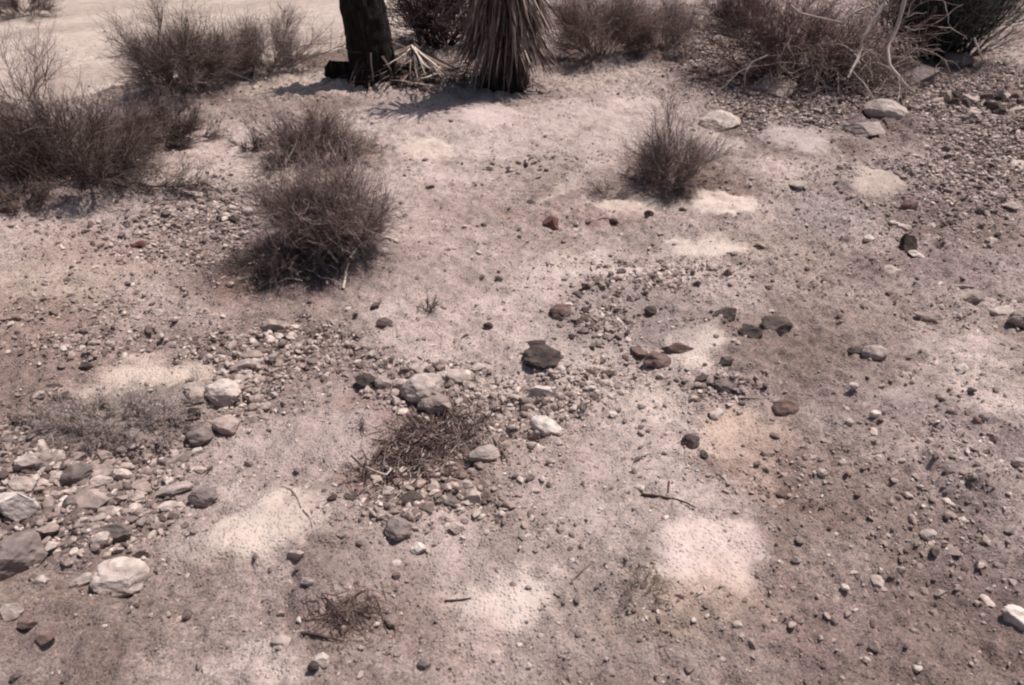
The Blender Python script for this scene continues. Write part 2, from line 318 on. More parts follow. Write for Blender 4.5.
ROCKS = """
84,364,17,D,a,0|dark stone at the top left edge of the pale strip above the grey-brown cushion plant
40,395,15,P,f,10|small pale stone at left, above the grey-brown cushion plant
61,394,18,D,f,0|flat dark stone just left of and above the grey-brown cushion plant
55,386,15,D,s,20|thin dark slab tilted behind the flat dark stone at left
225,395,31,P,r,0|broad pale rounded stone at the top right of the left stone field
197,395,22,P,f,0|flat pale stone left of the broad pale rounded one
196,403,17,T,r,0|tan stone tucked below the flat pale stone beside the cushion plant
194,417,16,K,r,0|almost black round pebble right of the grey-brown cushion plant
239,383,18,P,f,0|flat pale stone directly above the broad pale rounded one
250,371,24,P,f,0|long pale stone at upper end of the left stone field
253,361,20,T,f,0|tan flat stone topmost of the left stone field
200,434,24,G,r,0|grey stone with dark underside below the near black pebble
198,448,15,W,a,0|small bright white stone right of the cushion plant's lower edge
226,424,24,T,r,0|tan rounded stone below the broad pale one
92,453,19,P,a,60|upright pale stone in front of the cushion plant
80,476,27,G,r,0|rounded grey stone with dark underside in the left stone field
46,464,22,T,r,0|tan round stone between pale ones left of the rounded grey stone
27,468,24,P,a,0|pale angular stone near the left edge above the large pale block
60,456,15,P,r,0|small pale stone under the lower left of the cushion plant
60,477,15,P,r,0|small pale stone touching the rounded grey stone
6,480,17,D,a,0|dark stone at the very left edge above the large pale block
43,484,16,P,f,0|pale flat pebble right of the big pale block's top corner
25,489,24,P,r,0|pale rounded stone sitting on top edge of the large pale block
21,511,37,W,a,0|large blocky pale stone near the left edge of the photo
49,505,24,T,a,0|tan stone close against the right of the large pale block
69,492,15,P,s,0|thin pale pebble right of the large block, upper of two
69,500,14,W,r,0|small white pebble right of the large block, lower of two
92,499,42,T,f,0|wide flat tan stone in the middle of the left stone field
103,469,27,T,f,30|pale tan slab leaning below the cushion plant
122,471,15,P,r,0|small pale pebble below middle of the cushion plant
140,482,24,T,f,-20|flat tan stone left of the two pale diagonal slabs
112,455,14,D,f,0|dark little stone at the lower rim of the cushion plant
175,458,22,T,s,55|tan upright-lying slab above the two pale diagonal slabs
173,483,37,P,s,25|upper and longer of two pale diagonal slabs
168,501,27,P,s,28|lower and shorter of two pale diagonal slabs
203,492,24,G,r,0|round grey stone right of the two pale diagonal slabs
199,466,14,P,f,0|small pale flat stone above the round grey stone
9,441,19,G,f,0|grey flat stone at the left edge beside the cushion plant
14,550,52,G,r,10|big smooth grey boulder cut by the left edge of the photo
120,571,50,P,r,0,.48|pillow shaped cream stone in front of the left stone field
80,574,28,P,s,35|pale wedge stone left of the pillow shaped cream stone
138,548,20,K,f,0|flat black stone behind the pillow shaped cream stone
118,528,31,G,f,0|flat grey stone behind the flat black one
43,581,18,P,f,0|thin pale stone in front of the smooth grey boulder
12,611,25,P,a,0|pale angular stone at the left edge low in the photo
33,628,20,B,a,0|dark brown stone near the lower left corner, left one of the pair
50,643,19,B,a,0|dark brown stone near the lower left corner, right one of the pair
70,545,22,D,a,0|dark angular stone right of the smooth grey boulder
20,680,14,D,a,0|dark stone at the bottom edge near the left corner
158,515,14,D,r,0|dark pebble between the lower diagonal slab and the tan sand patch
399,534,25,G,r,0|round grey stone with shadowed front below the brush pile
416,551,18,W,a,0|bright pale stone right below the round grey stone under the brush pile
457,528,20,P,a,0|pale angular stone right of and below the brush pile
298,556,20,P,a,0|pale stone right of the large tan sand patch, lower left of the brush pile
310,590,12,P,r,0|small pale stone halfway between brush pile and bottom edge
384,519,16,P,f,0|small pale stone just above the round grey stone
302,545,15,T,f,0|tan flat stone above the pale stone beside the tan sand patch
345,541,13,T,f,0|small tan stone midway between the sand patch and the round grey stone
316,678,12,D,r,0|dark pebble at the bottom edge below the dry twig clump
284,641,21,P,f,0|pale flat stone left of the dry twig clump
324,670,19,P,f,0|pale stone under the dry twig clump at the bottom
424,668,13,G,r,0|lone grey pebble low in the photo left of the pale sand patch
367,384,23,D,r,0|dark round stone at the left end of the row above the brush pile
384,387,15,P,r,0|small pale stone next right to the dark round one above the brush pile
404,389,17,P,r,0|pale rounded stone third in the row above the brush pile
424,395,37,P,r,12|long pale rounded stone lying above the brush pile
443,382,16,P,r,0|pale stone resting behind the long pale rounded stone
436,409,30,T,r,0|tan rounded stone with a pale top touching the brush pile
461,382,28,P,f,0|wide pale flat stone at the right end of the row above the brush pile
436,372,12,D,a,0|small dark stone behind the row above the brush pile
387,375,13,G,a,0|small grey stone behind the pale stones at left of the row
483,456,29,P,a,5|blocky pale stone at the right side of the brush pile
387,492,18,P,a,0|pale angular stone at lower left of the brush pile
412,502,24,D,r,0|dark rounded stone at the foot of the brush pile
475,496,20,P,a,0|pale stone with dark side lower right of the brush pile
452,501,15,G,f,0|grey flat stone at the foot of the brush pile, right of the dark rounded one
466,485,13,P,r,0|small pale stone right of the brush pile below the blocky one
353,495,17,D,a,0|dark angular stone left of the brush pile's foot
333,501,12,K,a,60|narrow black stone standing left of the brush pile
466,405,10,B,a,0|small brown stone at the upper right of the brush pile
280,366,19,G,f,0|grey flat stone right of the upper left stone field
260,366,15,P,f,0|pale flat pebble beside the grey flat stone at upper left field
313,350,14,D,f,0|small dark flat stone right of the left stone field
542,361,36,D,r,0,.5|dark grey egg shaped stone at the centre of the photo
536,348,25,D,f,0|dark flat stone directly behind the egg shaped one
540,391,31,W,s,-5,.45|pale slab with dark front below the egg shaped stone
551,396,18,G,a,0|grey angular stone at the right end of the pale slab
536,402,13,D,a,0|small dark stone in front of the pale slab
545,427,30,W,a,-30,.85|pale wedge stone with a sharply shadowed left face below the slab
558,404,11,D,a,70|narrow dark stone between the slab and the pale wedge
608,373,15,D,a,0|dark angular stone right of the egg shaped one
589,374,14,B,s,-30|brown sliver of stone left of the dark angular one
639,349,23,B,a,0|dark brown stone left of the brown pair on the central pale patch
656,359,27,B,r,0|brown rounded stone at the lower left rim of the central pale patch
675,348,34,B,s,-5|long dark wedge stone lying on the central pale patch
725,366,16,D,a,0|dark stone right of the central pale patch
702,384,19,D,f,0|dark flat stone left in the dark cluster beside the thin black stick
711,391,15,D,a,0|dark angular stone in the middle of the cluster beside the thin black stick
722,391,19,G,r,0|grey stone right in the cluster beside the thin black stick
690,445,20,D,r,15|dark rounded stone left of the orange sand patch
715,416,19,P,f,0|pale flat stone above the orange sand patch
702,466,11,D,a,0|small dark stone under the left rim of the orange sand patch
727,313,26,D,a,0|dark boulder at upper left of the trio right of the central pale patch
749,331,26,D,r,0,.55|dark rounded stone with light top, lowest of the trio
776,322,30,D,r,0,.6|smooth dark rounded stone at the right of the trio
560,313,22,B,r,0|brown rounded stone at the lower end of the gravel bank
651,310,13,D,r,0|single dark pebble above left of the central pale patch
552,221,19,R,a,0|rusty red stone in the middle distance
614,218,12,D,a,0|small dark stone right of the rusty red one
648,219,12,D,a,0|dark stone at the foot of the pale round sandy patch behind, under the airy shrub
696,287,11,D,a,0|dark pebble above the central pale patch
758,249,11,D,a,0|small black stone right of the long pale sand mound
727,273,14,B,a,0|brown stone at the right end of the gravel bank
661,258,11,D,a,0|dark stone at the left tip of the long pale sand mound
587,288,14,D,a,0|dark stone on top of the gravel bank
531,205,13,D,f,0|flat dark stone left of the rusty red one
682,215,10,D,f,0|tiny dark stone left of the round pale sand mound
909,206,17,B,r,0|brown rounded stone below the yellowish sand mound at right
903,254,25,K,a,60,1.5|upright stone with a black left face on the right slope
914,261,15,W,f,0|white flat stone at the foot of the upright black faced one
890,273,19,P,f,0|pale flat stone with black edge below the upright black faced one
904,226,17,P,f,0|pale flat stone between the brown rounded and the black faced stone
892,222,11,P,a,0|little pale stone left of the pale flat one at right
867,243,10,W,r,0|tiny white stone left of the upright black faced one
961,282,28,P,s,-10|broad pale slab lying on the right slope
1004,313,29,P,f,0|pale flat stone near the right edge, upper of the two there
1017,328,22,T,r,0|tan stone near the right edge, lower of the two there
928,316,26,T,s,-35|long narrow tan slab lying diagonally on the right slope
968,301,22,T,f,0|tan flat stone under the broad pale slab
797,187,15,P,f,0|pale flat stone alone left of the yellowish sand mound
932,227,11,P,a,0|small pale stone right of the flat one on the right slope
992,238,13,P,f,0|pale flat pebble in the upper right slope
874,350,21,P,r,0|pale rounded stone with dark foot right of the dark trio
855,346,19,D,f,0|dark flat stone left of the pale rounded one
784,411,25,B,r,0|brown rounded stone above right of the orange sand patch
959,371,15,W,a,0|bright stone on the dark soil at right
905,372,15,P,a,0|pale stone above the pale sandy smear at right
852,390,11,W,a,0|tiny bright stone left of the pale sandy smear at right
874,416,11,W,r,0|small white pebble below the pale sandy smear
1018,466,13,P,a,0|pale stone at the right edge in the middle of the photo
807,442,13,T,a,0|tan stone right of the orange sand patch
1018,620,32,W,f,0|bright white flat stone cut by the right edge low in the photo
876,582,16,P,f,0|pale sliver stone on the lower right slope
926,538,13,P,r,0|pale pebble on dark soil in the lower right
794,566,11,P,a,0|small pale stone right of the large pinkish sand patch
843,593,10,P,a,0|small pale stone below left of the sliver stone, lower right
940,592,12,T,a,0|tan stone right of the sliver stone
981,563,11,P,a,0|small pale stone near the right edge in the lower right
885,113,42,P,r,0,.5|large pale boulder half shaded by the tangled bush
861,131,42,P,f,0,.35|low flat pale rock in front of the half shaded boulder
720,119,36,P,r,0,.42|low pale rock right of the airy shrub
955,62,27,G,r,0|grey rock in the shade under the green stemmed bush
915,78,42,G,f,0|wide flat grey rock in front of the bushes at upper right
772,88,44,T,f,0|wide low tan rock under the left end of the tangled bush
950,93,17,P,f,0|pale stone at left end of the upper right rubble
972,116,25,P,f,0|pale flat stone at the lower rim of the upper right rubble
1000,97,20,P,f,0|pale flat stone in the middle of the upper right rubble
1018,108,16,P,f,0|pale flat stone at the right edge, in the upper right rubble
998,202,18,D,a,0|dark stone near the right edge, in the small group below the rubble
1010,208,17,P,a,0|pale stone next to the dark one near the upper right edge
965,199,15,D,a,0|dark angular stone on the upper right slope
985,213,12,P,f,0|small pale stone between two dark ones on upper right slope
235,222,12,K,f,0|near black flat pebble left of the bushy brown shrub
195,193,18,P,f,0|pale flat stone at the top of the grey rubble left of the bushy shrub
141,248,15,R,f,0|reddish flat stone left of the grey rubble
157,312,11,P,f,0|pale sliver stone alone on the left slope
232,209,14,P,a,0|pale stone at the right rim of the grey rubble
498,278,10,D,a,0|little dark stone left of the pinkish sand centre
376,308,13,D,a,40|dark stone left of the small pale sand patch below the bushy shrub
386,323,18,D,f,0|flat dark stone at the rim of the small pale sand patch
276,323,25,T,f,0|tan flat stone with dark underside on the left slope
430,186,11,K,f,0|tiny black stone on the pinkish sand right of the bushy shrub
487,171,11,D,f,0|small dark stone right of the pinkish sand
487,327,14,D,a,0|dark jagged stone left of the gravel bank
466,336,10,D,s,40|small dark sliver left of the jagged stone
10,108,22,P,a,0|pale stone at the left edge behind the dark shrub
42,112,14,P,a,0|pale stone at the foot of the sparse grey shrub
718,39,9,W,r,0|tiny white pebble in the far upper middle
968,487,11,P,a,0|small pale stone on right slope under the long pale stick
""".strip().split('\n')
for ln in ROCKS:
    a, lab = ln.split('|'); q = a.split(',')
    make_rock(float(q[0]), float(q[1]), float(q[2]), q[3], q[4], float(q[5]), tall=float(q[6]) if len(q) > 6 else None, label=lab,
              name='boulder' if float(q[2]) >= 40 else 'stone' if float(q[2]) > 13 else 'pebble',
              cat='boulder' if float(q[2]) >= 40 else 'stone' if float(q[2]) > 13 else 'pebble')

CL = [  # px, py, rx, ry, n, smin, smax, tones, group, label
 (200,215,48,32,18,7,12,'GGPT','grey rubble left of the bushy shrub','small angular stone in the grey rubble left of the bushy brown shrub'),
 (980,104,46,15,20,10,19,'GPTBD','rubble at the upper right','flat stone in the rubble strip right of the tangled bush'),
 (632,285,46,14,12,6,10,'GBGD','gravel bank above the central pale patch','small grey stone on the gravel bank above the central pale patch'),
 (590,325,34,18,10,8,14,'GBTD','lower end of the gravel bank','small stone at the lower end of the gravel bank near the egg shaped stone'),
 (80,500,85,50,26,11,20,'PPTTG','small stones of the left stone field','small stone among the larger ones of the left stone field'),
 (232,400,34,34,10,8,14,'PTT','small stones right of the cushion plant','small pale stone in the scatter right of the cushion plant'),
 (755,108,34,12,10,5,9,'GBT','rubble under the tangled bush','small stone in the rubble below the tangled bush'),
 (525,170,26,8,8,6,10,'DDK','dark stones on the sand','small dark stone in the loose group between the yuccas and the rusty red stone'),
 (900,440,100,80,14,6,10,'GTPB','small stones of the right slope','small stone scattered over the dark soil on the right slope'),
 (890,600,100,60,10,6,9,'PTG','small stones of the lower right','small stone scattered over the lower right ground'),
 (415,378,46,12,7,9,14,'DGPT','little stones of the row above the brush pile','little stone wedged between the row of stones above the brush pile'),
 (960,235,55,40,9,6,11,'GPD','small stones of the upper right slope','small stone scattered on the slope below the upper right rubble'),
]
for (cx,cy,rx,ry,n,s0,s1,tn,grp,lab) in CL:
    for k in range(n):
        r = math.sqrt(random.random())*1.0; t = random.random()*6.283
        w = random.uniform(s0, s1)
        make_rock(min(1020, cx+rx*r*math.cos(t)), cy+ry*r*math.sin(t), w, random.choice(tn), random.choice('raaf'), random.uniform(0, 180),
                  name='pebble' if w < 12 else 'stone', cat='pebble' if w < 12 else 'stone', label=lab, group=grp, seed=k)

# ------------------------------------------------------------------ gravel (uncountable)
DENS = [(60,470,100,60,2),(230,390,50,40,2),(310,340,60,24,2),(990,120,60,50,2.5),(400,400,50,30,2),(120,350,80,22,1.2),(60,450,90,40,1.6),(150,440,40,60,2),(640,340,50,30,1.8),(600,370,40,20,2),(520,420,40,40,1.5),(700,330,40,30,1.5),(570,280,60,26,2),(500,300,60,30,1),(985,140,50,50,1.5),(420,500,60,50,3),(420,390,60,22,3.5),(545,400,30,30,3),(720,395,50,20,3),(90,500,100,60,1.5),(260,350,80,30,2),(60,320,80,40,1.2),(150,250,110,30,1.5),(950,480,70,70,.7),(40,490,70,60,2.5),(500,500,90,50,1.6),(440,400,60,40,1.5),(300,380,80,30,1.5),(120,300,110,24,1.6),(960,310,60,30,1.4),(900,520,110,40,.8),(150,610,90,40,.8),(540,480,60,60,1),(600,400,70,30,1.3),(200,215,60,40,4),(640,275,60,18,6),(590,320,45,24,6),(860,95,160,22,3.5),(985,105,60,24,5),(100,250,110,40,1.5),(90,490,110,70,2.5),(240,390,50,40,2),
        (60,340,110,40,.9),(960,430,60,60,1.0),(820,460,70,40,.9),(760,480,50,40,1.6),(930,570,80,40,1.2),(560,400,60,30,1.5),(430,400,80,50,1.2),(545,160,70,18,2.5),
        (960,200,90,50,2),(700,30,40,40,4),(690,480,60,30,1),(860,180,90,30,1),(720,570,60,30,1.2),(400,520,100,40,1.5),(350,630,80,40,1.3),(780,120,60,20,4),(640,620,130,60,.9),
        (850,260,80,60,.9),(330,350,80,30,1.2),(730,270,60,20,2)]
def scatter_points(N, far=9.2, only=False):
    out = []
    tot = 0
    while tot < N:
        x = RNG.uniform(-6, 6, 60000); y = RNG.uniform(.9, far, 60000)
        d = y*CP+CAM_H*SP
        px, py = project(x, y, Hbig(x, y))
        ok = (np.abs(x) < .74*d)
        dens = np.full_like(x, .0 if only else .55)*(.3+1.4*np.clip(.5+1.3*fbm(x*2.2, y*2.2, 3, 70), 0, 1))
        for (a, b, rx, ry, s) in DENS: dens += s*np.exp(-(((px-a)/rx)**2+((py-b)/ry)**2)**1.3)
        smv, _, _ = fields(x, y, False)
        dens *= np.clip(1-1.2*smv, .06, 1)
        if only: dens = dens*sstep(.8, 3.0, dens)
        keep = ok & (RNG.uniform(0, 4.2, len(x)) < dens)
        out.append(np.stack([x[keep], y[keep]], 1)); tot += keep.sum()
    return np.concatenate(out)[:N]
def gravel(name, N, smin, smax, power, base, label, cols, only=False):
    P = scatter_points(N, only=only)
    d = P[:, 1]*CP+CAM_H*SP
    s = smin*(1-RNG.uniform(0, 1, N)*(1-(smin/smax)**power))**(-1/power)      # power law of sizes
    nb = len(base[0]); var = 24
    shapes = np.stack([rock_verts(base[0], 'a', np.random.default_rng(900+k)) for k in range(var)])
    v = shapes[RNG.integers(0, var, N)]
    v = v*np.stack([s*RNG.uniform(.8, 1.3, N), s*RNG.uniform(.6, 1, N), s*RNG.uniform(.35, .75, N)], 1)[:, None, :]
    a = RNG.uniform(0, 6.28, N); b = RNG.normal(0, .3, N)
    ca, sa_, cb, sb = np.cos(a), np.sin(a), np.cos(b), np.sin(b)
    x, y, z = v[..., 0], v[..., 1], v[..., 2]
    y2 = y*cb[:, None]-z*sb[:, None]; z2 = y*sb[:, None]+z*cb[:, None]
    v = np.stack([x*ca[:, None]-y2*sa_[:, None], x*sa_[:, None]+y2*ca[:, None], z2], -1)
    gz = Hfull(P[:, 0], P[:, 1])+s*.22
    v += np.stack([P[:, 0], P[:, 1], gz], 1)[:, None, :]
    _, _, gc = fields(P[:, 0], P[:, 1])
    c = np.array([s2l(k) for k in cols])[RNG.integers(0, len(cols), N)]*RNG.uniform(.75, 1.2, (N, 1))
    c = (c*.8+gc*.22) if smin > .004 else c*.4+gc*.6
    f = (base[1][None]+(np.arange(N)*nb)[:, None, None]).reshape(-1, 3)
    me = raw_mesh(name, v.reshape(-1, 3), f, 3, np.repeat(c, nb, 0), False)
    link(name, me, M_gravel, kind='stuff', label=label)
GC = [(198,180,168),(176,157,147),(156,138,130),(132,115,108),(108,91,85),(168,146,136),(210,193,182),(92,76,72)]
gravel('gravel', 38000, .005, .022, 2.1, I2, 'loose grey and tan gravel strewn over the desert floor', GC)
gravel('rubble', 21000, .009, .028, 2.1, I2, 'broken grey rubble lying in dense patches on the ground', GC, True)
gravel('fine_gravel', 95000, .0024, .008, 1.7, I1, 'fine grit and pebbly sand covering the ground', GC)

# ------------------------------------------------------------------ plants
def poly_grow(P0, D0, L, K, wob, up=0.0, curl=None):
    """grow N polylines of K points from P0 along D0"""
    N = len(P0); P = np.empty((N, K, 3)); P[:, 0] = P0; D = D0/np.linalg.norm(D0, axis=1, keepdims=True)
    st = (L/(K-1))[:, None]
    for k in range(1, K):
        D = D+RNG.normal(0, wob, (N, 3)); D[:, 2] += up
        D /= np.linalg.norm(D, axis=1, keepdims=True)
        P[:, k] = P[:, k-1]+D*st
    return P
def pick(P, n, lo, hi):
    N, K, _ = P.shape
    i = RNG.integers(0, N, n); t = RNG.uniform(lo, hi, n)*(K-1); k = np.minimum(t.astype(int), K-2); f = (t-k)[:, None]
    a = P[i, k]; b = P[i, k+1]
    return a*(1-f)+b*f, (b-a)/(np.linalg.norm(b-a, axis=1, keepdims=True)+1e-9), i
def rad(N, K, r0, r1): return np.linspace(1, 0, K)[None]*(r0-r1)+r1+np.zeros((N, 1))
def clampz(P, zmin=.003):
    P[..., 2] = np.where(P[..., 2] < zmin, zmin+np.abs(P[..., 2]-zmin)*.15, P[..., 2]); return P
def empty(name, loc, label, cat, group=None):
    o = bpy.data.objects.new(name, None); C.objects.link(o); o.location = loc; o.empty_display_size = .1
    o['label'] = label; o['category'] = cat
    if group: o['group'] = group
    return o
def shrub(px, py, wpx, hpx, label, cols, nstem=22, n2=260, n3=1500, nleaf=2500, spread=1.0, leafcol=None, name='desert_shrub', cat='shrub', up=.07,
          r0=.0045, rt=.00075, wob=.26, lean=(0, 0), leaf=.0055, ydep=.75, basew=.4, dens=1.75):
    n2 = int(n2*dens); n3 = int(n3*dens)
    x, y = ground(px, py); mpp = depth(x, y)/F
    w = wpx*mpp/2; h = hpx*mpp/max(.55, math.cos(PITCH+math.atan((py-hpx/2-H/2)/F)))
    root = empty(name, (x, y, hz(x, y)), label, cat)
    az = RNG.uniform(0, 6.283, nstem); rr = np.sqrt(RNG.uniform(0.02, 1, nstem))*spread
    D = np.stack([np.cos(az)*rr*w+lean[0]*w, np.sin(az)*rr*w*ydep+lean[1]*w, h*(1.05-.6*rr)*RNG.uniform(.7, 1.05, nstem)], 1)
    L = np.linalg.norm(D, axis=1)*RNG.uniform(.35, 1.0, nstem)
    P0 = np.stack([np.cos(az+RNG.normal(0,.6,nstem))*w*basew*RNG.uniform(0, 1, nstem), np.sin(az)*w*basew*ydep*RNG.uniform(0, 1, nstem), np.full(nstem, -.01)], 1)
    S = clampz(poly_grow(P0, D, L, 9, .13))
    v, f = tubes(S, rad(nstem, 9, r0, r0*.35), 5)
    link('stems', raw_mesh('stems', v, f, 4, rand_col(nstem, 45, cols)), M_wood, root)
    p, d, _ = pick(S, n2, .25, 1)
    out = p-np.array([0, 0, -h*.1]); out /= np.linalg.norm(out, axis=1, keepdims=True)+1e-6
    T = clampz(poly_grow(p, d*.8+out*.5+RNG.normal(0, .45, (n2, 3)), RNG.uniform(.25, .5, n2)*h, 7, wob, up))
    v1, f1 = tubes(T, rad(n2, 7, r0*.42, rt), 3)
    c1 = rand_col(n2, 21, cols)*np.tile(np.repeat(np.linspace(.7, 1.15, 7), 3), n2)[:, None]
    p, d, _ = pick(T, n3, .1, 1)
    out = p-np.array([0, 0, h*.15]); out /= np.linalg.norm(out, axis=1, keepdims=True)+1e-6
    U = clampz(poly_grow(p, d*.6+out*.45+RNG.normal(0, .5, (n3, 3)), RNG.uniform(.1, .3, n3)*h, 5, wob, up))
    v2, f2 = tubes(U, rad(n3, 5, rt*1.25, rt*.55), 3)
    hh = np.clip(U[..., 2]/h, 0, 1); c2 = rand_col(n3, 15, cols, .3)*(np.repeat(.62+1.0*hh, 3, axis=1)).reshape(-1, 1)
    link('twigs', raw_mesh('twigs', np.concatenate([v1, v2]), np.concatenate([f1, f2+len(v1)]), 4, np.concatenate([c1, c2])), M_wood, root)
    if nleaf:
        p, d, _ = pick(U, nleaf, .0, 1)
        a = RNG.normal(0, 1, (nleaf, 3)); a /= np.linalg.norm(a, axis=1, keepdims=True); b = np.cross(a, RNG.normal(0, 1, (nleaf, 3))); b /= np.linalg.norm(b, axis=1, keepdims=True)
        s = RNG.uniform(.5, 1.2, (nleaf, 1))*leaf
        lv = np.stack([p, p+a*s+b*s*.22, p+a*s*2, p+a*s-b*s*.22], 1)
        link('foliage', raw_mesh('foliage', lv.reshape(-1, 3), np.arange(nleaf*4).reshape(-1, 4), 4, rand_col(nleaf, 4, leafcol or cols)), M_leaf, root)
    return root
MAUVE = [(150,133,125),(132,115,109),(172,153,142),(110,95,91)]
DARKM = [(106,90,84),(88,74,70),(132,113,104),(74,61,58)]
GREYB = [(146,128,120),(126,108,104),(166,148,138),(104,88,86)]
OLIV = [(112,108,98),(92,90,84),(134,126,112)]
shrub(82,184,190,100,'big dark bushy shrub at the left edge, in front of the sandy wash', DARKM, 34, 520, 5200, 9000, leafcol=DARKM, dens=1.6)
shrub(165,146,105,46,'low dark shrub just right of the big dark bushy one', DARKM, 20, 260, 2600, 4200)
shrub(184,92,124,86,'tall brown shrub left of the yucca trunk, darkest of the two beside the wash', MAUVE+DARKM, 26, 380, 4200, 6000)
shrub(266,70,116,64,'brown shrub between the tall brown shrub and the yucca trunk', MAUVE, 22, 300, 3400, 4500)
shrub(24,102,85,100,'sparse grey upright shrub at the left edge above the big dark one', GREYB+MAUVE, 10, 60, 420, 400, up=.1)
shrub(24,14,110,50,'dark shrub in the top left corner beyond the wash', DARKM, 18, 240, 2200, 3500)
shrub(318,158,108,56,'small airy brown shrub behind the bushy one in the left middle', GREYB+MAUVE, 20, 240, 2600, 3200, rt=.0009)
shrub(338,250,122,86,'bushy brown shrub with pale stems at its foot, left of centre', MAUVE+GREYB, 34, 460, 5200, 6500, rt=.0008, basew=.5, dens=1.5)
bs = bpy.data.objects[next(o.name for o in C.objects if o.get('label', '').startswith('bushy brown shrub'))]
n = 26; az = RNG.uniform(3.4, 6.0, n)
P = poly_grow(np.stack([RNG.normal(0, .07, n), RNG.normal(-.1, .04, n), np.full(n, .0)], 1), np.stack([np.cos(az)*.6, np.sin(az)*.45, np.full(n, .8)], 1), RNG.uniform(.12, .34, n), 8, .17, .05)
v, f = tubes(P, rad(n, 8, .0055, .002), 5)
o = link('bare_stems', raw_mesh('bare_stems', v, f, 4, rand_col(n, 40, [(182,164,150),(156,138,126)])), M_wood, bs); o['label'] = 'pale bare stems'
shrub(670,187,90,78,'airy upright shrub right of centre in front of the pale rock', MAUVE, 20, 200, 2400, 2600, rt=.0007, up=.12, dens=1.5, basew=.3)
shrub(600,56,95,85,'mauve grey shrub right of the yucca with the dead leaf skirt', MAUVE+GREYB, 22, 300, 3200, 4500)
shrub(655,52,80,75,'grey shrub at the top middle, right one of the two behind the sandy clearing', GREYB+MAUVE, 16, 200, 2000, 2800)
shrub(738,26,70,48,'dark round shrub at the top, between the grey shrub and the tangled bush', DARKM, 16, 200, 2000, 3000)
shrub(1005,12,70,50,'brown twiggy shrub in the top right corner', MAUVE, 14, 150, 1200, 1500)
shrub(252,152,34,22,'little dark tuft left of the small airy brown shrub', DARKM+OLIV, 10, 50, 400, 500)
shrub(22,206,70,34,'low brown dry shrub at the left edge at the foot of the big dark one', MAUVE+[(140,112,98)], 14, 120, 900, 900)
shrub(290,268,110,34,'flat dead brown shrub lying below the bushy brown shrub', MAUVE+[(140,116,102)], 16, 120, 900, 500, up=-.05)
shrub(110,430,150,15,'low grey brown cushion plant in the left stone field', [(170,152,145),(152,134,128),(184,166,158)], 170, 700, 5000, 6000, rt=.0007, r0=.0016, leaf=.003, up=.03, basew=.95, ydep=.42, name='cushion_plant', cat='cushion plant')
shrub(645,594,64,24,'thin dry grass tuft on the ground below the large pinkish sand patch', [(166,152,132),(150,136,118)], 10, 40, 140, 0, rt=.0005, r0=.001, name='grass_tuft', cat='grass tuft', up=.1)
shrub(428,312,16,26,'tiny dead plant stub standing below right of the bushy shrub', DARKM, 6, 16, 60, 0, r0=.003, name='dead_plant', cat='dead plant')
shrub(606,196,26,26,'tiny dry plant left of the airy upright shrub', MAUVE+OLIV, 8, 24, 120, 60, r0=.002, name='dry_plant', cat='dry plant')

# upper right: green stemmed bush and tangled dry bush
g = shrub(936,60,105,120,'dark green stemmed upright bush at the upper right behind the grey rock', [(88,88,82),(66,68,64),(124,120,112),(50,50,48)], 120, 420, 2400, 3500,
          spread=.75, basew=.7, up=.16, r0=.009, rt=.0016, wob=.12, ydep=.5, name='upright_bush', cat='bush')
tb = shrub(798,84,190,108,'wide tangled dry bush with crooked pale branches at the upper right', [(122,98,94),(104,84,82),(150,128,120),(84,66,64)], 40, 330, 2000, 1400,
           up=-.03, r0=.006, rt=.0012, wob=.3, ydep=.42, basew=.5, name='tangled_bush', cat='bush')
def path_px(root, pts, zs, r0, r1, name, mat_, cols, K=5, parented=True, y_off=None):
    """a branch through ground pixels, each lifted to height z above the root's depth plane"""
    out = []
    rx, ry, rz = root.location if root else (0, 0, 0)
    for (px, py), z in zip(pts, zs):
        if z is None:
            x, y = ground(px, py); out.append((x-rx, y-ry, hz(x, y)-rz+r0))
        else:
            Y = ry-.36-z
            u = (px-W/2)/F; v = (py-H/2)/F; dy = CP-v*SP; dz = -(SP+v*CP); t = Y/dy
            out.append((u*t-rx, Y-ry, CAM_H+dz*t-rz))
    P = np.array(out); seg = []
    for i in range(len(P)-1):
        for k in range(K): seg.append(P[i]*(1-k/K)+P[i+1]*(k/K))
    seg.append(P[-1]); P = np.array(seg)
    P[1:-1] += RNG.normal(0, r0*.25, (len(P)-2, 3)); P[1:-1] = (P[:-2]+2*P[1:-1]+P[2:])/4
    n = len(P)
    v, f = tubes(P[None], np.linspace(r0, r1, n)[None]*RNG.uniform(.8, 1.15, (1, n)), 7)
    return link(name, raw_mesh(name, v, f, 4, rand_col(1, len(v), cols), True), mat_, root)
PALEW = [(190,174,162)]
for pts, zs, r in [(((905,-2),(897,28),(888,48),(889,64),(902,80),(909,94)), (.02,.06,.12,.2,.3,None), .015), (((884,4),(872,22),(863,38),(860,52),(848,78)), (.1,.14,.18,.2,.35), .014),
              (((870,6),(852,14),(842,26)), (.1,.1,.1), .010), (((974,38),(980,52),(982,66)), (.1,.16,None), .009), (((744,94),(745,74),(752,62),(768,55)), (None,.15,.1,.05), .007),
              (((790,5),(800,14),(840,22)), (.05,.05,.05), .008)]:
    o = path_px(tb if pts[0][0] != 974 else g, pts, zs, r, r*.6, 'crooked_branch', M_wood, PALEW); o['label'] = 'crooked bare branch bleached pale'

